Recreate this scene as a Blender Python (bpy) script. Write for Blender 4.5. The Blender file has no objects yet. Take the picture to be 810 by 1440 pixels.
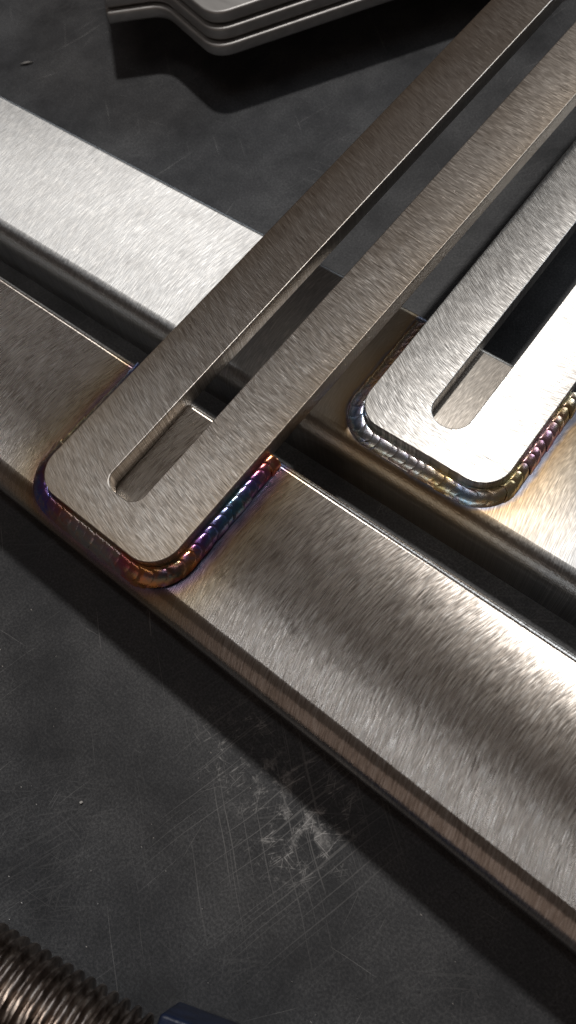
import bpy, bmesh, math, random
from mathutils import Vector, Matrix
from math import sin, cos, pi, radians, sqrt, hypot
random.seed(7)
S = bpy.context.scene
COL = S.collection
MM = 0.001

# ------------------------------------------------------------------ camera
R = [[0.774211, 0.619734, -0.128559], [0.530557, -0.746215, -0.402085], [-0.345119, 0.243091, -0.906532]]
CP = Vector((137.960, -62.4587, 191.297)) * MM
right, down, fwd = (Vector(r).normalized() for r in R)
cd = bpy.data.cameras.new('camera'); cam = bpy.data.objects.new('camera', cd); COL.objects.link(cam)
M = Matrix((right, -down, -fwd)).transposed().to_4x4(); M.translation = CP
cam.matrix_world = M
cd.sensor_fit = 'VERTICAL'; cd.sensor_height = 36; cd.lens = 36 * 1072.76 / 1440
cd.clip_start = 0.01; cd.clip_end = 50
cd.dof.use_dof = True; cd.dof.focus_distance = 0.232; cd.dof.aperture_fstop = 15
S.camera = cam

# ------------------------------------------------------------------ light
W = bpy.data.worlds.new('World'); S.world = W; W.use_nodes = True
bg = W.node_tree.nodes['Background']; bg.inputs[0].default_value = (0.105, 0.084, 0.073, 1); bg.inputs[1].default_value = 0.45


def lamp(name, pos, target, power, color, size, shape='DISK', size_y=None):
    d = bpy.data.lights.new(name, 'AREA'); d.energy = power; d.color = color; d.shape = shape; d.size = size
    if size_y: d.size_y = size_y
    o = bpy.data.objects.new(name, d); COL.objects.link(o)
    o.location = pos
    zz = (Vector(pos) - Vector(target)).normalized(); xx = (Vector((1, 0, 0)) - zz * zz.x).normalized()
    o.rotation_euler = Matrix((xx, zz.cross(xx), zz)).transposed().to_euler()      # long side along world X
    return o


SUN = Vector((-0.175, 0.36, 0.92)).normalized()
TG = Vector((0.06, 0.02, 0.0))
lamp('sunlight_lamp', TG + SUN * 3.0, TG, 33, (1.0, 0.97, 0.93), 0.20)
SKYL = Vector((-0.22, -0.005, 0.97)).normalized()
lamp('roof_window_lamp', TG + SKYL * 2.0, TG, 1.5, (0.95, 0.97, 1.0), 2.4, 'RECTANGLE', 0.07)

lamp('rear_window_lamp', TG + Vector((0.25, 0.85, 0.46)).normalized() * 2.0, TG, 11, (0.80, 0.90, 1.0), 1.2, 'RECTANGLE', 0.8)
lamp('front_bounce_lamp', TG + Vector((0.32, -0.88, 0.34)).normalized() * 2.0, TG, 2.3, (1.0, 0.77, 0.66), 2.6, 'RECTANGLE', 2.3)

S.view_settings.view_transform = 'Standard'; S.view_settings.look = 'None'
S.view_settings.exposure = 0.0; S.view_settings.gamma = 1
S.cycles.use_denoising = True; S.cycles.denoising_prefilter = 'NONE'
S.cycles.max_bounces = 8
S.cycles.sample_clamp_indirect = 4


# ------------------------------------------------------------------ node helpers
class NT:
    def __init__(s, name):
        s.m = bpy.data.materials.new(name); s.m.use_nodes = True
        s.t = s.m.node_tree; s.n = s.t.nodes; s.b = s.n['Principled BSDF']

    def put(s, v, sock):
        if isinstance(v, bpy.types.NodeSocket): s.t.links.new(v, sock)
        elif v is not None:
            sock.default_value = v

    def math(s, op, a, b=None, c=None, clamp=False):
        n = s.n.new('ShaderNodeMath'); n.operation = op; n.use_clamp = clamp
        s.put(a, n.inputs[0]); s.put(b, n.inputs[1]); s.put(c, n.inputs[2])
        return n.outputs[0]

    def coords(s):
        n = s.n.new('ShaderNodeTexCoord'); sep = s.n.new('ShaderNodeSeparateXYZ')
        s.t.links.new(n.outputs['Object'], sep.inputs[0])
        return n.outputs['Object'], [s.math('MULTIPLY', o, 1000.0) for o in sep.outputs]   # millimetres

    def vec(s, x, y, z=0.0):
        n = s.n.new('ShaderNodeCombineXYZ')
        for i, v in enumerate((x, y, z)): s.put(v, n.inputs[i])
        return n.outputs[0]

    def noise(s, v, scale=1.0, detail=2.0, rough=0.5, dist=0.0):
        n = s.n.new('ShaderNodeTexNoise'); s.put(v, n.inputs['Vector'])
        n.inputs['Scale'].default_value = scale; n.inputs['Detail'].default_value = detail
        n.inputs['Roughness'].default_value = rough; n.inputs['Distortion'].default_value = dist
        return n.outputs['Fac']

    def ramp(s, f, stops, mode='LINEAR'):
        n = s.n.new('ShaderNodeValToRGB'); n.color_ramp.interpolation = mode
        e = n.color_ramp.elements
        while len(e) < len(stops): e.new(0.5)
        for el, (p, c) in zip(e, stops):
            el.position = p; el.color = (c[0], c[1], c[2], 1) if not isinstance(c, (int, float)) else (c, c, c, 1)
        s.put(f, n.inputs[0]); return n.outputs[0]

    def mix(s, f, a, b, blend='MIX'):
        n = s.n.new('ShaderNodeMix'); n.data_type = 'RGBA'; n.blend_type = blend
        s.put(f, n.inputs[0])
        for v, k in ((a, 6), (b, 7)):
            if isinstance(v, tuple): v = (*v[:3], 1)
            s.put(v, n.inputs[k])
        return n.outputs[2]

    def mapr(s, v, a, b, c, d, smooth=False):
        n = s.n.new('ShaderNodeMapRange'); n.clamp = True
        if smooth: n.interpolation_type = 'SMOOTHSTEP'
        for i, x in enumerate((v, a, b, c, d)): s.put(x, n.inputs[i])
        return n.outputs[0]

    def bump(s, h, strength, dist, normal=None):
        n = s.n.new('ShaderNodeBump'); s.put(h, n.inputs['Height'])
        n.inputs['Strength'].default_value = strength; n.inputs['Distance'].default_value = dist
        if normal: s.put(normal, n.inputs['Normal'])
        return n.outputs[0]

    def attr(s, name):
        n = s.n.new('ShaderNodeAttribute'); n.attribute_name = name
        return n.outputs['Fac']


def rounded_box_distance(k, x, y, x0, x1, y0, y1, r):
    """millimetres from the outline of the bar end, for the heat tint round the weld"""
    cx, hx, cy, hy = (x0 + x1) / 2, (x1 - x0) / 2 - r, (y0 + y1) / 2, (y1 - y0) / 2 - r
    ax = k.math('MAXIMUM', k.math('SUBTRACT', k.math('ABSOLUTE', k.math('SUBTRACT', x, cx)), hx), 0.0)
    ay = k.math('MAXIMUM', k.math('SUBTRACT', k.math('ABSOLUTE', k.math('SUBTRACT', y, cy)), hy), 0.0)
    return k.math('SUBTRACT', k.math('SQRT', k.math('ADD', k.math('MULTIPLY', ax, ax), k.math('MULTIPLY', ay, ay))), r)


def steel(name, along, a, b, base=(0.62, 0.58, 0.54), rough=0.3, aniso=0.75, grain=0.5, spread='across',
          tint=None, heat_sheen=None, marks=False, heat_sheen_amt=0.45, streak=0.3, scr=0.7, ground=0.0, mark_len=4.2, fade=None, grime=0.25, seed=0.0, length=14.0, width=0.6):
    """brushed stainless steel: grooves run along `along`, bent as across = a*l + b*l*l (mm)"""
    k = NT(name); obj, (x, y, z) = k.coords()
    l, q = (x, y) if along == 'x' else (y, x)
    low = k.noise(k.vec(k.math('MULTIPLY', x, 0.03), k.math('MULTIPLY', y, 0.03), seed), 1.0, 2.0)
    warp = k.math('MULTIPLY', k.math('SUBTRACT', low, 0.5), 2.5)
    g = k.math('ADD', k.math('ADD', k.math('MULTIPLY', l, a), k.math('MULTIPLY', k.math('MULTIPLY', l, l), b)), warp)
    qq = k.math('SUBTRACT', q, g)
    n1 = k.noise(k.vec(k.math('DIVIDE', l, length), k.math('DIVIDE', qq, width), k.math('ADD', k.math('MULTIPLY', z, 1.1), seed)), 1.0, 1.0, 0.6)
    n2 = k.noise(k.vec(k.math('DIVIDE', l, length * 0.7), k.math('DIVIDE', qq, width * 1.7), k.math('ADD', k.math('MULTIPLY', z, 2.7), seed + 5)), 1.0, 1.0, 0.5)
    n4 = k.noise(k.vec(k.math('DIVIDE', l, length * 0.4), k.math('DIVIDE', qq, width * 0.75), seed + 15.0), 1.0, 0.0)
    n3 = k.noise(k.vec(k.math('DIVIDE', l, length * 1.5), k.math('DIVIDE', qq, width * 1.6), seed + 9.0), 1.0, 1.0)
    deep = k.mapr(n3, 0.66, 0.78, 0.0, 1.0)                       # single deep sanding marks
    h = k.math('SUBTRACT', k.math('ADD', k.math('MULTIPLY', n1, 0.4), k.math('ADD', k.math('MULTIPLY', n2, 0.6), k.math('MULTIPLY', n4, 0.12))), k.math('MULTIPLY', deep, 0.12))
    blot = k.noise(k.vec(k.math('MULTIPLY', x, 0.09), k.math('MULTIPLY', y, 0.09), seed + 3), 1.0, 4.0, 0.6)
    c = k.mix(k.mapr(blot, 0.35, 0.7, 0.0, grime), base, (base[0] * 0.62, base[1] * 0.55, base[2] * 0.49))
    c = k.mix(k.mapr(k.math('ADD', k.math('MULTIPLY', n1, 0.5), k.math('MULTIPLY', n4, 0.5)), 0.36, 0.60, streak, 0.0), c, (base[0] * 0.5, base[1] * 0.47, base[2] * 0.44))
    c = k.mix(k.math('MULTIPLY', deep, 0.35), c, (0.2, 0.19, 0.18))
    sc1 = k.noise(k.vec(k.math('DIVIDE', l, mark_len), k.math('DIVIDE', k.math('SUBTRACT', qq, k.math('MULTIPLY', l, 0.05)), 0.21), seed + 21.0), 1.0, 0.0)
    sc2 = k.noise(k.vec(k.math('DIVIDE', l, mark_len * 1.6), k.math('DIVIDE', k.math('ADD', qq, k.math('MULTIPLY', l, 0.07)), 0.25), seed + 27.0), 1.0, 0.0)
    if fade: fm = k.mapr(k.math('ADD', l if along == 'y' else y, k.math('MULTIPLY', k.math('SUBTRACT', blot, 0.5), 60.0)), fade[0], fade[1], 1.0, 0.3, True)
    else: fm = 1.0
    lit = k.math('MAXIMUM', k.mapr(sc1, 0.60, 0.68, 0.0, 1.0), k.mapr(sc2, 0.62, 0.69, 0.0, 1.0))
    cutm = k.math('MAXIMUM', k.mapr(sc1, 0.40, 0.32, 0.0, 1.0), k.mapr(sc2, 0.38, 0.31, 0.0, 1.0))
    c = k.mix(k.math('MULTIPLY', k.math('MULTIPLY', lit, scr), fm), c, (0.97, 0.94, 0.90))
    c = k.mix(k.math('MULTIPLY', k.math('MULTIPLY', cutm, scr * 0.7), fm), c, (base[0] * 0.3, base[1] * 0.28, base[2] * 0.26))
    if tint:
        d = rounded_box_distance(k, x, y, *tint['box'])
        inside = k.mapr(d, -0.5, 0.3, 0.0, 1.0)
        d = k.math('ADD', d, k.math('MULTIPLY', k.math('SUBTRACT', blot, 0.5), 4.0))
        f = k.math('DIVIDE', d, 30.0, clamp=True)
        col = k.ramp(f, tint['ramp'])
        c = k.mix(k.math('MULTIPLY', k.ramp(f, tint['amount']), inside), c, col)
        c = k.mix(k.math('MULTIPLY', k.math('SUBTRACT', 1.0, inside), 0.5), c, (0.5, 0.42, 0.33))
    if heat_sheen:                                                    # straw heat tint creeping in from the welded end, plus painted warm sheen
        d = k.math('MULTIPLY', rounded_box_distance(k, x, y, *heat_sheen), -1.0)
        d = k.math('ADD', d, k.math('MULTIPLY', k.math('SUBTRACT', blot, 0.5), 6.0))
        c = k.mix(k.ramp(k.math('DIVIDE', d, 12.0, clamp=True), [(0.0, 0.6 * heat_sheen_amt * 2), (0.15, 0.4 * heat_sheen_amt * 2), (0.5, 0.15 * heat_sheen_amt * 2), (1.0, 0.0)]), c, (0.42, 0.31, 0.20))
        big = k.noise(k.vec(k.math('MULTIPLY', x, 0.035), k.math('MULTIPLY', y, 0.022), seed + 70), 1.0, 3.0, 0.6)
        c = k.mix(k.mapr(big, 0.45, 0.68, 0.0, heat_sheen_amt), c, (0.48, 0.40, 0.32))  # broad tan blotches paint the arms' warm highlight into the base colour
    if marks:
        tot = None
        for i, (ang, ln, wd, thr) in enumerate(((20, 9, 0.28, 0.83), (100, 12, 0.28, 0.85), (-35, 8, 0.25, 0.84))):
            ca, sa = cos(radians(ang)), sin(radians(ang))
            u_ = k.math('ADD', k.math('MULTIPLY', x, ca), k.math('MULTIPLY', y, sa)); v_ = k.math('SUBTRACT', k.math('MULTIPLY', y, ca), k.math('MULTIPLY', x, sa))
            m_ = k.mapr(k.noise(k.vec(k.math('DIVIDE', u_, ln), k.math('DIVIDE', v_, wd), seed + 40 + i), 1.0, 0.0), thr, thr + 0.03, 0.0, 1.0)
            tot = m_ if tot is None else k.math('MAXIMUM', tot, m_)
        c = k.mix(k.math('MULTIPLY', tot, 0.5), c, (0.85, 0.84, 0.82))
        h = k.math('SUBTRACT', h, k.math('MULTIPLY', tot, 0.3))
    k.put(c, k.b.inputs['Base Color']); k.b.inputs['Metallic'].default_value = 1.0
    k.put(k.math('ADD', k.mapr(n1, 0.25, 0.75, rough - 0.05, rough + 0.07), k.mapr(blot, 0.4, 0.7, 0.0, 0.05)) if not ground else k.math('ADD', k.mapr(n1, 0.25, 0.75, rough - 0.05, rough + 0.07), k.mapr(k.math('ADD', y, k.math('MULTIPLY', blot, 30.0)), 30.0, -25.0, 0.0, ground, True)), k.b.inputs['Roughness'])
    k.b.inputs['Anisotropic'].default_value = aniso
    slope = k.math('ADD', a, k.math('MULTIPLY', l, 2 * b))
    if along == 'x': tv = (1.0, slope) if spread == 'along' else (k.math('MULTIPLY', slope, -1.0), 1.0)
    else: tv = (slope, 1.0) if spread == 'along' else (1.0, k.math('MULTIPLY', slope, -1.0))
    vt = k.n.new('ShaderNodeVectorTransform'); vt.vector_type = 'VECTOR'; vt.convert_from = 'OBJECT'; vt.convert_to = 'WORLD'
    k.put(k.vec(tv[0], tv[1], 0.0), vt.inputs[0])
    k.put(vt.outputs[0], k.b.inputs['Tangent'])
    k.put(k.bump(h, grain, 0.0003), k.b.inputs['Normal'])
    return k.m


# ------------------------------------------------------------------ object helpers
def link(name, me, mat=None, parent=None):
    o = bpy.data.objects.new(name, me); COL.objects.link(o)
    if mat and me is not None and not me.materials: me.materials.append(mat)
    if parent: o.parent = parent
    return o


def tag(o, label=None, cat=None, group=None, kind=None):
    if label: o['label'] = label
    if cat: o['category'] = cat
    if group: o['group'] = group
    if kind: o['kind'] = kind
    return o


def empty(name, loc, rot=(0, 0, 0)):
    o = bpy.data.objects.new(name, None); COL.objects.link(o); o.empty_display_size = 0.02
    o.location = loc; o.rotation_euler = rot
    return o


def mesh(name, verts, faces, smooth=True, angle=35):
    me = bpy.data.meshes.new(name); me.from_pydata([tuple(c * MM for c in v) for v in verts], [], faces)
    bm = bmesh.new(); bm.from_mesh(me); bmesh.ops.recalc_face_normals(bm, faces=bm.faces); bm.to_mesh(me); bm.free()
    if smooth:
        me.shade_smooth(); me.set_sharp_from_angle(angle=radians(angle))
    me.update(); return me


def arc(cx, cy, r, a0, a1, n):
    return [(cx + r * cos(radians(a0 + (a1 - a0) * i / n)), cy + r * sin(radians(a0 + (a1 - a0) * i / n))) for i in range(n + 1)]


def plate(name, loops, z0, z1, bevel):
    """flat plate from 2D outlines (mm), the later ones holes, with softened cut edges"""
    cu = bpy.data.curves.new(name, 'CURVE'); cu.dimensions = '2D'; cu.fill_mode = 'BOTH'
    cu.extrude = ((z1 - z0) / 2 - bevel) * MM; cu.bevel_depth = bevel * MM; cu.bevel_resolution = 2; cu.offset = -bevel * MM
    for lp in loops:
        sp = cu.splines.new('POLY'); sp.points.add(len(lp) - 1); sp.use_cyclic_u = True
        for p, (x, y) in zip(sp.points, lp): p.co = (x * MM, y * MM, 0, 1)
    t = bpy.data.objects.new(name, cu); COL.objects.link(t)
    dg = bpy.context.evaluated_depsgraph_get(); me = bpy.data.meshes.new_from_object(t.evaluated_get(dg))
    bpy.data.objects.remove(t); bpy.data.curves.remove(cu)
    bm = bmesh.new(); bm.from_mesh(me); bmesh.ops.remove_doubles(bm, verts=bm.verts, dist=1e-6)
    bmesh.ops.translate(bm, verts=bm.verts, vec=(0, 0, (z0 + z1) / 2 * MM))
    bmesh.ops.recalc_face_normals(bm, faces=bm.faces); bm.to_mesh(me); bm.free()
    me.shade_smooth(); me.set_sharp_from_angle(angle=radians(40)); me.name = name
    for p_ in me.polygons:
        if abs(p_.normal.z) > 0.999: p_.use_smooth = False        # true flats, only the edges round over
    return me


def tube_mesh(name, x0, x1, yf, yr, zt, zb, r, wall=3.0, r_rear=2.2):
    """hollow rounded rectangular tube along x (mm)"""
    def ring(o, rr):
        q = min(r_rear, rr)
        return (arc(yr - o - q, zt - o - q, q, 0, 90, 10) + arc(yf + o + rr, zt - o - rr, rr, 90, 180, 10)
                + arc(yf + o + rr, zb + o + rr, rr, 180, 270, 10) + arc(yr - o - rr, zb + o + rr, rr, 270, 360, 10))
    A, B = ring(0, r), ring(wall, max(r - wall, 0.8)); n = len(A); v = []; f = []
    nx = 24
    for i in range(nx + 1):
        x = x0 + (x1 - x0) * i / nx
        v += [(x, p[0], p[1]) for p in A]
    for i in range(nx):
        for j in range(n): f.append((i * n + j, i * n + (j + 1) % n, (i + 1) * n + (j + 1) % n, (i + 1) * n + j))
    o = len(v)
    v += [(x0, p[0], p[1]) for p in B] + [(x1, p[0], p[1]) for p in B]
    for j in range(n):
        jj = (j + 1) % n
        f.append((o + j, o + jj, o + n + jj, o + n + j))
        f.append((j, jj, o + jj, o + j)); f.append((nx * n + j, nx * n + jj, o + n + jj, o + n + j))
    me = mesh(name, v, f, True, 30)
    for p_ in me.polygons:
        if max(abs(c_) for c_ in p_.normal) > 0.9999: p_.use_smooth = False
    return me


# ------------------------------------------------------------------ the workbench
TABLE = -42.0
k = NT('scratched_black_steel'); obj, (x, y, z) = k.coords()
mot = k.noise(k.vec(k.math('MULTIPLY', x, 0.035), k.math('MULTIPLY', y, 0.035)), 1.0, 6.0, 0.62)
fine = k.noise(k.vec(x, y), 1.3, 3.0, 0.75)


def scratches(ang, ln, wd, thr, seed, soft=0.03):
    c_, s_ = cos(radians(ang)), sin(radians(ang))
    u = k.math('ADD', k.math('MULTIPLY', x, c_), k.math('MULTIPLY', y, s_)); v = k.math('SUBTRACT', k.math('MULTIPLY', y, c_), k.math('MULTIPLY', x, s_))
    wob = k.math('MULTIPLY', k.noise(k.vec(k.math('DIVIDE', u, 40.0), k.math('DIVIDE', v, 40.0), seed), 1.0, 1.0), 4.0)
    n = k.noise(k.vec(k.math('DIVIDE', u, ln), k.math('DIVIDE', k.math('ADD', v, wob), wd), seed * 3.1), 1.0, 0.0)
    return k.mapr(n, thr, thr + soft, 0.0, 1.0)


def around(cx, cy, r0, r1):
    d = k.math('SQRT', k.math('ADD', k.math('POWER', k.math('SUBTRACT', x, cx), 2.0), k.math('POWER', k.math('SUBTRACT', y, cy), 2.0)))
    return k.mapr(d, r0, r1, 1.0, 0.0, True)


few = None
for i, (ang, ln, wd, thr) in enumerate(((10, 28, 0.3, 0.85), (55, 34, 0.35, 0.85), (98, 22, 0.3, 0.85), (140, 40, 0.35, 0.86), (75, 60, 0.35, 0.86))):
    s_ = scratches(ang, ln, wd, thr, i + 1.0); few = s_ if few is None else k.math('MAXIMUM', few, s_)
worn = None
for i, (ang, ln, wd, thr) in enumerate(((85, 14, 0.4, 0.71), (50, 16, 0.45, 0.71), (-10, 11, 0.35, 0.73), (68, 26, 0.5, 0.71), (118, 9, 0.35, 0.73), (35, 20, 0.6, 0.74))):
    s_ = scratches(ang, ln, wd, thr, i + 21.0); worn = s_ if worn is None else k.math('MAXIMUM', worn, s_)
patch = k.mapr(k.noise(k.vec(k.math('MULTIPLY', x, 0.16), k.math('MULTIPLY', y, 0.16), 4.0), 1.0, 4.0, 0.7), 0.50, 0.66, 0.0, 1.0)
spot = k.math('MAXIMUM', around(112, -73, 2, 24), k.math('MULTIPLY', around(86, -68, 2, 22), 0.6))
rub = k.math('MULTIPLY', spot, k.math('ADD', k.math('MULTIPLY', k.math('MULTIPLY', worn, k.mapr(patch, 0.0, 0.5, 0.12, 1.0)), 1.1), k.math('MULTIPLY', k.math('MULTIPLY', patch, k.math('POWER', fine, 2.0)), 1.1)), clamp=True)
wide = k.math('MULTIPLY', worn, k.mapr(k.noise(k.vec(k.math('MULTIPLY', x, 0.02), k.math('MULTIPLY', y, 0.02), 9.0), 1.0, 3.0, 0.6), 0.45, 0.75, 0.0, 0.11))
long_ = k.math('MULTIPLY', k.math('MAXIMUM', scratches(74, 70, 0.5, 0.70, 51.0), scratches(-38, 55, 0.45, 0.72, 57.0)), around(104, -78, 6, 55))
smear = k.math('MULTIPLY', k.math('MULTIPLY', k.math('MAXIMUM', around(113, -72, 3, 15), k.math('MULTIPLY', around(98, -69, 1, 12), 0.8)), patch), k.math('MULTIPLY', k.math('POWER', fine, 1.5), 2.2), clamp=True)
rub = k.math('MAXIMUM', rub, smear)
rub = k.math('MAXIMUM', k.math('MAXIMUM', rub, wide), k.math('MULTIPLY', long_, 0.28))
marks = k.math('MAXIMUM', k.math('MULTIPLY', few, k.mapr(mot, 0.35, 0.65, 0.1, 0.6)), rub)
pits = k.mapr(k.noise(k.vec(x, y, 7.0), 0.55, 3.0, 0.7), 0.66, 0.72, 0.0, 1.0)
c = k.ramp(mot, [(0.3, (0.036, 0.037, 0.040)), (0.5, (0.050, 0.051, 0.055)), (0.7, (0.072, 0.073, 0.077))])
c = k.mix(k.mapr(fine, 0.42, 0.68, 0.0, k.mapr(mot, 0.35, 0.65, 0.25, 0.95)), c, (0.15, 0.15, 0.153))
c = k.mix(k.math('MULTIPLY', pits, 0.6), c, (0.012, 0.011, 0.011))
c = k.mix(marks, c, (0.5, 0.49, 0.48))
k.put(c, k.b.inputs['Base Color'])
k.put(k.math('ADD', k.mapr(mot, 0.3, 0.7, 0.34, 0.5), k.math('MULTIPLY', marks, 0.1)), k.b.inputs['Roughness'])
k.b.inputs['Specular IOR Level'].default_value = 0.25
k.put(k.bump(k.math('SUBTRACT', k.math('MULTIPLY', fine, 0.8), k.math('ADD', marks, k.math('MULTIPLY', pits, 0.6))), 0.25, 0.00025), k.b.inputs['Normal'])
TABLE_MAT = k.m
v = []; f = []
tx0, tx1, ty0, ty1 = -620, 560, -420, 760
th = 12
v = [(tx0, ty0, TABLE), (tx1, ty0, TABLE), (tx1, ty1, TABLE), (tx0, ty1, TABLE), (tx0, ty0, TABLE - th), (tx1, ty0, TABLE - th), (tx1, ty1, TABLE - th), (tx0, ty1, TABLE - th)]
f = [(0, 1, 2, 3), (7, 6, 5, 4), (0, 4, 5, 1), (1, 5, 6, 2), (2, 6, 7, 3), (3, 7, 4, 0)]
tag(link('workbench_top', mesh('workbench_top', v, f, False), TABLE_MAT), 'black scratched steel workbench top', kind='structure')


# ------------------------------------------------------------------ welded frames
def bar_loops(w1, s, w2, y_end, y_far, rc, rs):
    wt = w1 + s + w2
    outer = (arc(rc, y_end + rc, rc, 180, 270, 14) + arc(wt - rc, y_end + rc, rc, 270, 360, 14)
             + arc(wt - rc, y_far - rc, rc, 0, 90, 8) + arc(rc, y_far - rc, rc, 90, 180, 8))
    e = y_end + 11.2; q = y_far - 11.2
    inner = (arc(w1 + rs, e + rs, rs, 180, 270, 10) + arc(w1 + s - rs, e + rs, rs, 270, 360, 10)
             + arc(w1 + s - rs, q - rs, rs, 0, 90, 8) + arc(w1 + rs, q - rs, rs, 90, 180, 8))
    return outer, inner


def weld_path(wt, y_end, y_l, y_r, rc):
    P = [(0, y_l)] + arc(rc, y_end + rc, rc, 180, 270, 16) + arc(wt - rc, y_end + rc, rc, 270, 360, 16) + [(wt, y_r)]
    acc = [0.0]
    for a_, b_ in zip(P, P[1:]): acc.append(acc[-1] + hypot(b_[0] - a_[0], b_[1] - a_[1]))

    def at(s_):
        s_ = min(max(s_, 0.0), acc[-1] - 1e-4)
        for i in range(len(P) - 1):
            if s_ <= acc[i + 1]:
                t_ = (s_ - acc[i]) / (acc[i + 1] - acc[i]); dx, dy = P[i + 1][0] - P[i][0], P[i + 1][1] - P[i][1]
                L = hypot(dx, dy)
                return P[i][0] + dx * t_, P[i][1] + dy * t_, dy / L, -dx / L
    return at, acc[-1]


def make_weld(frame, wt, y_end, y_l, y_r, rc, surf, mat, h=2.2, leg=4.4, pitch=3.3, amp=0.17, rnd=None):
    at, total = weld_path(wt, y_end, y_l, y_r, rc)
    N = int(total / pitch); pitch = total / N
    wob = [rnd.uniform(-0.5, 0.5) for _ in range(N + 4)]
    cut = [max(0.0, min(total, (n + (rnd.uniform(-0.16, 0.16) if 0 < n < N else 0)) * pitch)) for n in range(N + 1)]

    def pt(s_, u, lift, ww=0.0):
        X, Y, nx, ny = at(s_)
        lg = leg + ww + 1.2 * max(0.0, -ny) + 1.5 * max(0.0, -nx)
        off = lg * u + lift * u * 0.5 - 0.25
        px, py = X - nx * -off, Y - ny * -off
        mound = sqrt(max(0.0, 1 - ((u - 0.5) / 0.5) ** 2))                # a rounded bead with its crest clear of the bar
        zz = (h + ww * 0.5) * (0.55 * mound + 0.9 * (1 - u)) + surf(py) * u + lift - 0.1 * u + 0.05
        return (px, py, zz)
    # the fused toe of the bead
    v = []; f = []; at_s = []; at_u = []; NS, NU = 220, 6
    for i in range(NS + 1):
        for j in range(NU + 1):
            u = j / NU; s_ = total * i / NS
            taper = min(1, (s_ / 3.0) ** 0.5, ((total - s_) / 3.0) ** 0.5)
            v.append(pt(s_, u, -0.25 + 0.5 * (u > 0.9), -0.2 - 1.5 * (1 - taper))); at_s.append(s_ / total); at_u.append(u)
    for i in range(NS):
        for j in range(NU): f.append((i * (NU + 1) + j, i * (NU + 1) + j + 1, (i + 1) * (NU + 1) + j + 1, (i + 1) * (NU + 1) + j))
    me = mesh('weld_bead', v, f, True, 60)
    for nm, vals in (('bead_s', at_s), ('bead_u', at_u)):
        a_ = me.attributes.new(nm, 'FLOAT', 'POINT'); a_.data.foreach_set('value', vals)
    bead = link('weld_bead', me, mat, frame)
    NA, NU = 9, 9
    for n in range(N):
        v = []; f = []; at_s = []; at_u = []; ww = wob[n] * 0.5
        for i in range(NA + 1):
            fr = i / NA; ph = -0.06 + 1.12 * fr
            for j in range(NU + 1):
                u = j / NU; sk = 1.0 * (1 - (2 * u - 1) ** 2)
                s_ = cut[n] + (cut[n + 1] - cut[n]) * ph + (sk * 0.55 - 0.3) * pitch
                crest = (4 * fr * (1 - fr)) ** 0.5 * (1.35 - 0.7 * fr)
                edge = min(1, 6 * u, 6 * (1 - u))
                v.append(pt(s_, u, amp * (1 + wob[n + 2] * 0.7) * (crest * 1.3 - 0.5) * (0.35 + 0.65 * edge), ww)); at_s.append(min(1, max(0, s_ / total))); at_u.append(u)
        for i in range(NA):
            for j in range(NU): f.append((i * (NU + 1) + j, i * (NU + 1) + j + 1, (i + 1) * (NU + 1) + j + 1, (i + 1) * (NU + 1) + j))
        me = mesh('weld_ripple', v, f, True, 60)
        for nm, vals in (('bead_s', at_s), ('bead_u', at_u)):
            a_ = me.attributes.new(nm, 'FLOAT', 'POINT'); a_.data.foreach_set('value', vals)
        link('weld_ripple', me, mat, bead)


def weld_material(name, stops, rough, seed):
    k = NT(name); obj, (x, y, z) = k.coords(); s_ = k.attr('bead_s'); u = k.attr('bead_u')
    n = k.noise(k.vec(k.math('MULTIPLY', x, 0.35), k.math('MULTIPLY', y, 0.35), seed), 1.0, 3.0, 0.6)
    f = k.math('ADD', s_, k.math('MULTIPLY', k.math('SUBTRACT', n, 0.5), 0.11))
    c = k.ramp(f, stops)
    bands = k.ramp(k.math('FRACT', k.math('ADD', k.math('MULTIPLY', u, 1.5), k.math('MULTIPLY', n, 1.4))),
                   [(0.0, (0.55, 0.33, 0.12)), (0.2, (0.50, 0.10, 0.16)), (0.4, (0.22, 0.10, 0.42)), (0.6, (0.07, 0.16, 0.46)), (0.8, (0.10, 0.36, 0.42)), (1.0, (0.55, 0.45, 0.25))])
    c = k.mix(k.mapr(n, 0.35, 0.65, 0.04, 0.3), c, bands)
    c = k.mix(1.0, c, (1.5, 1.5, 1.5), 'MULTIPLY')
    k.put(c, k.b.inputs['Base Color']); k.b.inputs['Metallic'].default_value = 1.0
    k.put(k.mapr(n, 0.3, 0.7, rough - 0.03, rough + 0.09), k.b.inputs['Roughness'])
    fine = k.noise(k.vec(x, y, z), 0.9, 4.0, 0.65)
    k.put(k.bump(fine, 0.22, 0.0003), k.b.inputs['Normal'])
    return k.m


BAR1 = (19.0, 12.8, 18.6); WT = sum(BAR1)
HALO = [(0.0, (0.10, 0.09, 0.12)), (0.15, (0.14, 0.16, 0.30)), (0.2, (0.30, 0.17, 0.24)), (0.26, (0.46, 0.27, 0.13)), (0.36, (0.54, 0.40, 0.22)), (0.6, (0.50, 0.42, 0.33)), (1.0, (0.5, 0.45, 0.4))]
HALO_AMT = [(0.0, 0.95), (0.2, 0.85), (0.35, 0.65), (0.65, 0.35), (1.0, 0.0)]
GOLD = [(0.0, (0.10, 0.09, 0.12)), (0.17, (0.2, 0.22, 0.30)), (0.22, (0.50, 0.33, 0.16)), (0.36, (0.62, 0.48, 0.31)), (1.0, (0.62, 0.54, 0.45))]
GOLD_AMT = [(0.0, 0.95), (0.2, 0.85), (0.4, 0.6), (0.75, 0.3), (1.0, 0.0)]

R_TUBE = 7.0


def surf_for(y_front_flat):
    def s_(y):
        d = y_front_flat - y
        return 0.0 if d <= 0 else -(R_TUBE - sqrt(max(0.0, R_TUBE ** 2 - min(d, R_TUBE) ** 2)))
    return s_


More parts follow.
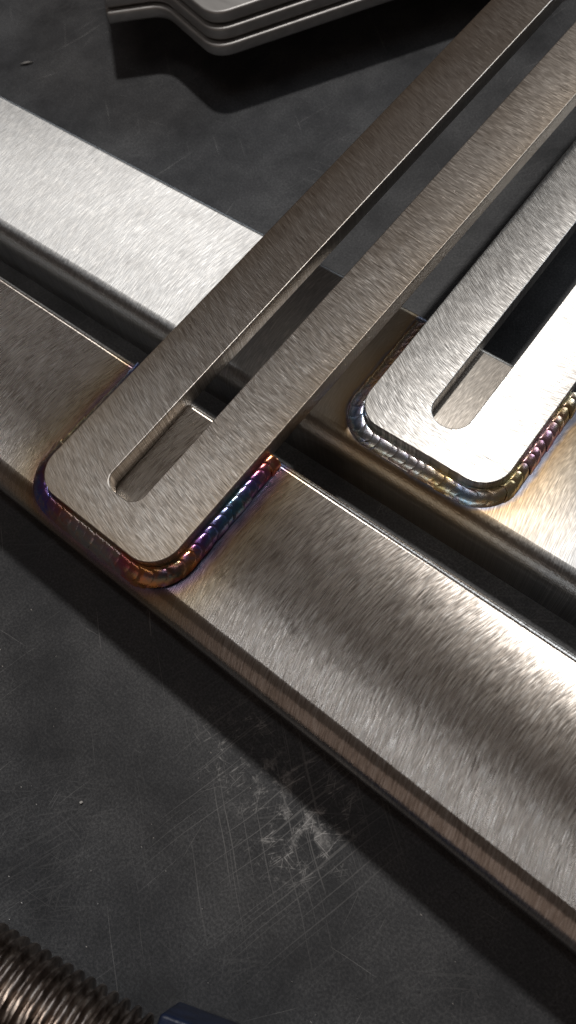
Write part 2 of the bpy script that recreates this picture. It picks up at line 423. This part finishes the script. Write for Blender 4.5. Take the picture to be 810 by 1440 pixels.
def welded_frame(loc, rot_bar, rot_tube, tube_box, y_end, y_far, weld_y, tube_mat, bar_mat, weld_mat, label, rs, rnd, tilt=0.0):
    """origin: where the bar's left edge crosses the tube's rear edge, on the tube's top face"""
    fr = empty('welded_frame', [c * MM for c in loc])
    tag(fr, label, 'metal frame')
    x0, x1, yf, yr, zb = tube_box
    t = link('tube', tube_mesh('tube', x0, x1, yf, yr, 0, zb, R_TUBE), tube_mat, fr); t.rotation_euler = (tilt, 0, rot_tube)
    o_, i_ = bar_loops(*BAR1, y_end, y_far, 9.5, rs)
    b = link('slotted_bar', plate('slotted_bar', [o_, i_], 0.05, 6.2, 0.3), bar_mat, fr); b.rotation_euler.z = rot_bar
    holder = b
    w = make_weld(fr, WT, y_end, weld_y[0], weld_y[1], 9.5, surf_for(yf + R_TUBE), weld_mat, rnd=rnd)
    for c in fr.children:
        if c.name.startswith('weld_bead'): c.rotation_euler.z = rot_bar
    return fr


# frame in front
TUBE1 = steel('brushed_steel_tube', 'y', 0.33, 0.0061, base=(0.74, 0.675, 0.615), rough=0.255, aniso=0.965, grain=0.3,
              tint=dict(box=(0, WT, -47.4, 400, 9.5), ramp=HALO, amount=HALO_AMT), seed=1.0, length=6.5, width=0.32)
BARM1 = steel('brushed_steel_bar', 'x', -0.40, 0.0025, base=(0.76, 0.70, 0.64), rough=0.32, aniso=0.82, grain=0.5, scr=0.8, ground=0.11, mark_len=4.6, fade=(20, 130), heat_sheen=(0, WT, -47.4, 400, 9.5), seed=12.0, length=6, width=0.32)
WELD1 = weld_material('heat_tinted_weld', [(0.0, (0.10, 0.16, 0.45)), (0.10, (0.45, 0.42, 0.40)), (0.22, (0.55, 0.50, 0.30)), (0.31, (0.20, 0.10, 0.10)), (0.36, (0.10, 0.10, 0.40)), (0.41, (0.40, 0.16, 0.10)),
                                           (0.46, (0.42, 0.36, 0.33)), (0.56, (0.42, 0.36, 0.34)), (0.60, (0.45, 0.10, 0.13)), (0.64, (0.55, 0.22, 0.06)), (0.69, (0.13, 0.11, 0.08)), (0.725, (0.50, 0.20, 0.06)),
                                           (0.76, (0.14, 0.07, 0.25)), (0.82, (0.08, 0.15, 0.34)), (0.88, (0.08, 0.2, 0.26)), (0.93, (0.14, 0.10, 0.34)), (0.97, (0.45, 0.10, 0.10)), (1.0, (0.5, 0.24, 0.06))], 0.16, 2.0)
rnd = random.Random(3)
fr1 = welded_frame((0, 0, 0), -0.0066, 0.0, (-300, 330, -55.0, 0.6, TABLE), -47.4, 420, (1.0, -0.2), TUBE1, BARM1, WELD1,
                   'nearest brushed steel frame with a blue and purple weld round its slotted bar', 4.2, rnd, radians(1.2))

# frame behind, lower
O2 = (54.48, 76.76, -20.0)
TUBE2 = steel('satin_steel_tube', 'y', 0.2, 0.004, base=(0.47, 0.475, 0.48), grime=0.1, streak=0.3, scr=0.3, rough=0.42, aniso=0.87, grain=0.5,
              tint=dict(box=(0, WT, -45.75, 400, 9.5), ramp=GOLD, amount=GOLD_AMT), seed=31.0, length=7, width=0.4)
BARM2 = steel('satin_steel_bar', 'x', -0.60, 0.008, base=(0.60, 0.59, 0.575), rough=0.36, aniso=0.84, grain=0.55, heat_sheen=(0, WT, -45.75, 400, 9.5), heat_sheen_amt=0.06, seed=43.0, length=6, width=0.32)
WELD2 = weld_material('pale_heat_tinted_weld', [(0.0, (0.3, 0.25, 0.2)), (0.22, (0.45, 0.32, 0.16)), (0.31, (0.25, 0.35, 0.55)), (0.36, (0.6, 0.64, 0.62)), (0.5, (0.62, 0.62, 0.6)), (0.57, (0.66, 0.5, 0.2)), (0.62, (0.3, 0.45, 0.6)),
                                                (0.67, (0.6, 0.5, 0.3)), (0.74, (0.62, 0.52, 0.25)), (0.8, (0.6, 0.35, 0.35)), (0.88, (0.62, 0.36, 0.4)), (0.94, (0.6, 0.45, 0.2)), (1.0, (0.62, 0.58, 0.45))], 0.2, 8.0)
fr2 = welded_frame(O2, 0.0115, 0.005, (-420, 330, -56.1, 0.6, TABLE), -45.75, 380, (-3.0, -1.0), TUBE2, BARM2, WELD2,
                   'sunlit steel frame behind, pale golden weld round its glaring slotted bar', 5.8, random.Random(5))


# ------------------------------------------------------------------ stacked plates at the back
k = NT('dull_grey_plate'); obj, (x, y, z) = k.coords()
n = k.noise(k.vec(k.math('MULTIPLY', x, 0.05), k.math('MULTIPLY', y, 0.3), k.math('MULTIPLY', z, 0.5)), 1.0, 3.0)
k.put(k.ramp(n, [(0.3, (0.44, 0.425, 0.41)), (0.7, (0.54, 0.525, 0.51))]), k.b.inputs['Base Color'])
k.b.inputs['Metallic'].default_value = 1.0; k.b.inputs['Roughness'].default_value = 0.5
k.put(k.bump(n, 0.15, 0.0003), k.b.inputs['Normal'])
PLATE = k.m


def smooth_outline(pts, radii):
    out = []; n_ = len(pts)
    for i, (p, r) in enumerate(zip(pts, radii)):
        a_, b_ = Vector(pts[i - 1]), Vector(pts[(i + 1) % n_]); p = Vector(p)
        if r <= 0: out.append(tuple(p)); continue
        d0, d1 = (a_ - p).normalized(), (b_ - p).normalized()
        p0, p1 = p + d0 * r, p + d1 * r
        for j in range(9):
            t_ = j / 8; q_ = p0 * (1 - t_) ** 2 + p * 2 * t_ * (1 - t_) + p1 * t_ ** 2; out.append((q_.x, q_.y))
    return out


PL = [(-159, 135), (-139, 151.5), (-99, 140.5), (-56, 205), (60, 380), (-180, 420), (-240, 205)]
lab = ['lowest grey steel plate of the stack at the back', 'middle grey steel plate of the stack at the back', 'topmost grey steel plate of the stack at the back']
z = TABLE + 20.5
for i in range(3):
    sh = Vector((-1.2, 2.2)) * i
    ol = smooth_outline([(px + sh.x, py + sh.y) for px, py in PL], (1.5, 7, 9, 0, 4, 4, 4))
    o = link('steel_plate', plate('steel_plate', [ol], z, z + 5.0, 0.9), PLATE)
    tag(o, lab[i], 'steel plate', 'plates stacked at the back')
    z += 5.4
me = mesh('timber_block', [(-150, 200, TABLE), (-70, 240, TABLE), (-90, 300, TABLE), (-170, 260, TABLE), (-150, 200, TABLE + 20.4), (-70, 240, TABLE + 20.4), (-90, 300, TABLE + 20.4), (-170, 260, TABLE + 20.4)],
          [(0, 1, 2, 3), (4, 5, 6, 7), (0, 1, 5, 4), (1, 2, 6, 5), (2, 3, 7, 6), (3, 0, 4, 7)], False)
tag(link('packing_block', me, PLATE), 'dark block holding up the stacked plates', 'block')

# ------------------------------------------------------------------ screw clamp, bottom left
k = NT('oily_thread_steel'); obj, (x, y, z_) = k.coords()
n = k.noise(k.vec(x, y, z_), 0.25, 4.0, 0.65)
k.put(k.ramp(n, [(0.3, (0.10, 0.075, 0.06)), (0.5, (0.26, 0.21, 0.18)), (0.7, (0.46, 0.40, 0.35))]), k.b.inputs['Base Color'])
k.b.inputs['Metallic'].default_value = 1.0; k.put(k.mapr(n, 0.3, 0.7, 0.3, 0.45), k.b.inputs['Roughness'])
k.put(k.bump(k.noise(k.vec(x, y, z_), 1.5, 3.0), 0.2, 0.0003), k.b.inputs['Normal'])
THREAD = k.m
k = NT('navy_blue_paint'); obj, (x, y, z_) = k.coords()
n = k.noise(k.vec(x, y, z_), 0.2, 4.0)
k.put(k.ramp(n, [(0.3, (0.006, 0.010, 0.028)), (0.7, (0.012, 0.022, 0.06))]), k.b.inputs['Base Color'])
k.b.inputs['Roughness'].default_value = 0.42; k.put(k.bump(k.noise(k.vec(x, y, z_), 0.6, 4.0), 0.3, 0.0005), k.b.inputs['Normal'])
NAVY = k.m
AX = radians(13.8); RR = 14.0
cl = empty('screw_clamp', (117.0 * MM, -144.5 * MM, TABLE * MM), (0, 0, AX))
tag(cl, 'navy blue clamp with a thick oily threaded spindle, bottom left corner', 'clamp')
v = []; f = []; NTH = 56; PIT = 3.6; L0, L1, ST = -96.2, 4.0, 8
NX = int((L1 - L0) / PIT * ST)
for i in range(NX + 1):
    xx = L0 + (L1 - L0) * i / NX
    for j in range(NTH):
        th_ = 2 * pi * j / NTH; ph = (xx / PIT - th_ / (2 * pi)) % 1.0
        tri = min(1.0, max(0.0, (abs(ph - 0.5) * 2 - 0.2) / 0.6)); tri = tri * tri * (3 - 2 * tri)
        r = RR - 2.2 * tri
        v.append((xx, r * cos(th_), RR + r * sin(th_)))
for i in range(NX):
    for j in range(NTH): f.append((i * NTH + j, i * NTH + (j + 1) % NTH, (i + 1) * NTH + (j + 1) % NTH, (i + 1) * NTH + j))
f.append(tuple(range(NTH))); f.append(tuple(NX * NTH + j for j in range(NTH)))
link('threaded_spindle', mesh('threaded_spindle', v, f, True, 50), THREAD, cl)
bl = smooth_outline([(3.5, -24), (70, -24), (70, 16), (3.5, 16)], (1.5, 1.5, 1.5, 1.5))
link('clamp_body', plate('clamp_body', [bl], 0.0, 17.0, 0.9), NAVY, cl).rotation_euler.z = radians(9)

# ------------------------------------------------------------------ swarf on the bench
k = NT('bright_swarf'); k.b.inputs['Base Color'].default_value = (0.75, 0.72, 0.68, 1); k.b.inputs['Metallic'].default_value = 0.6; k.b.inputs['Roughness'].default_value = 0.5
SW = k.m


def chip(x, y, ln, wd, rot, label):
    v = []; f = []; n_ = 7
    for i in range(n_):
        t_ = i / (n_ - 1); w = wd * sin(pi * (0.1 + 0.8 * t_)); zz = 0.35 + 0.35 * ln / 6.5 * sin(pi * t_)
        v += [(ln * (t_ - 0.5), -w, zz + 0.5), (ln * (t_ - 0.5), w, zz), (ln * (t_ - 0.5), w, zz - 0.35), (ln * (t_ - 0.5), -w, zz + 0.15)]
    for i in range(n_ - 1):
        for j in range(4): f.append((i * 4 + j, i * 4 + (j + 1) % 4, i * 4 + 4 + (j + 1) % 4, i * 4 + 4 + j))
    f += [(0, 1, 2, 3), tuple(4 * (n_ - 1) + j for j in range(4))]
    o = link('metal_chip', mesh('metal_chip', v, f), SW); o.location = (x * MM, y * MM, TABLE * MM); o.rotation_euler.z = rot
    tag(o, label, 'metal chip', 'chips lying on the bench')


chip(-205.3, 112.3, 6.5, 0.8, 0.75, 'curled metal chip on the dark bench left of the stacked plates')
chip(57.7, -109.9, 0.9, 0.4, 0.2, 'tiny bright metal chip on the bench between the tube and the clamp')
v = []; f = []
for i in range(60):
    px, py = random.uniform(-10, 190), random.uniform(-150, -70)
    s_ = random.uniform(0.08, 0.2); a_ = random.uniform(0, 3.1); b_ = random.uniform(0.4, 1.6)
    q = [(px + s_ * b_ * cos(a_ + m * pi / 2) * (1 if m % 2 else 1.8), py + s_ * sin(a_ + m * pi / 2), TABLE + 0.03) for m in range(4)]
    n0 = len(v); v += q + [(px, py, TABLE + s_ * 0.9)]
    f += [(n0 + m, n0 + (m + 1) % 4, n0 + 4) for m in range(4)]
tag(link('grinding_dust', mesh('grinding_dust', v, f, False), SW), 'fine grinding dust scattered on the bench', 'dust', kind='stuff')
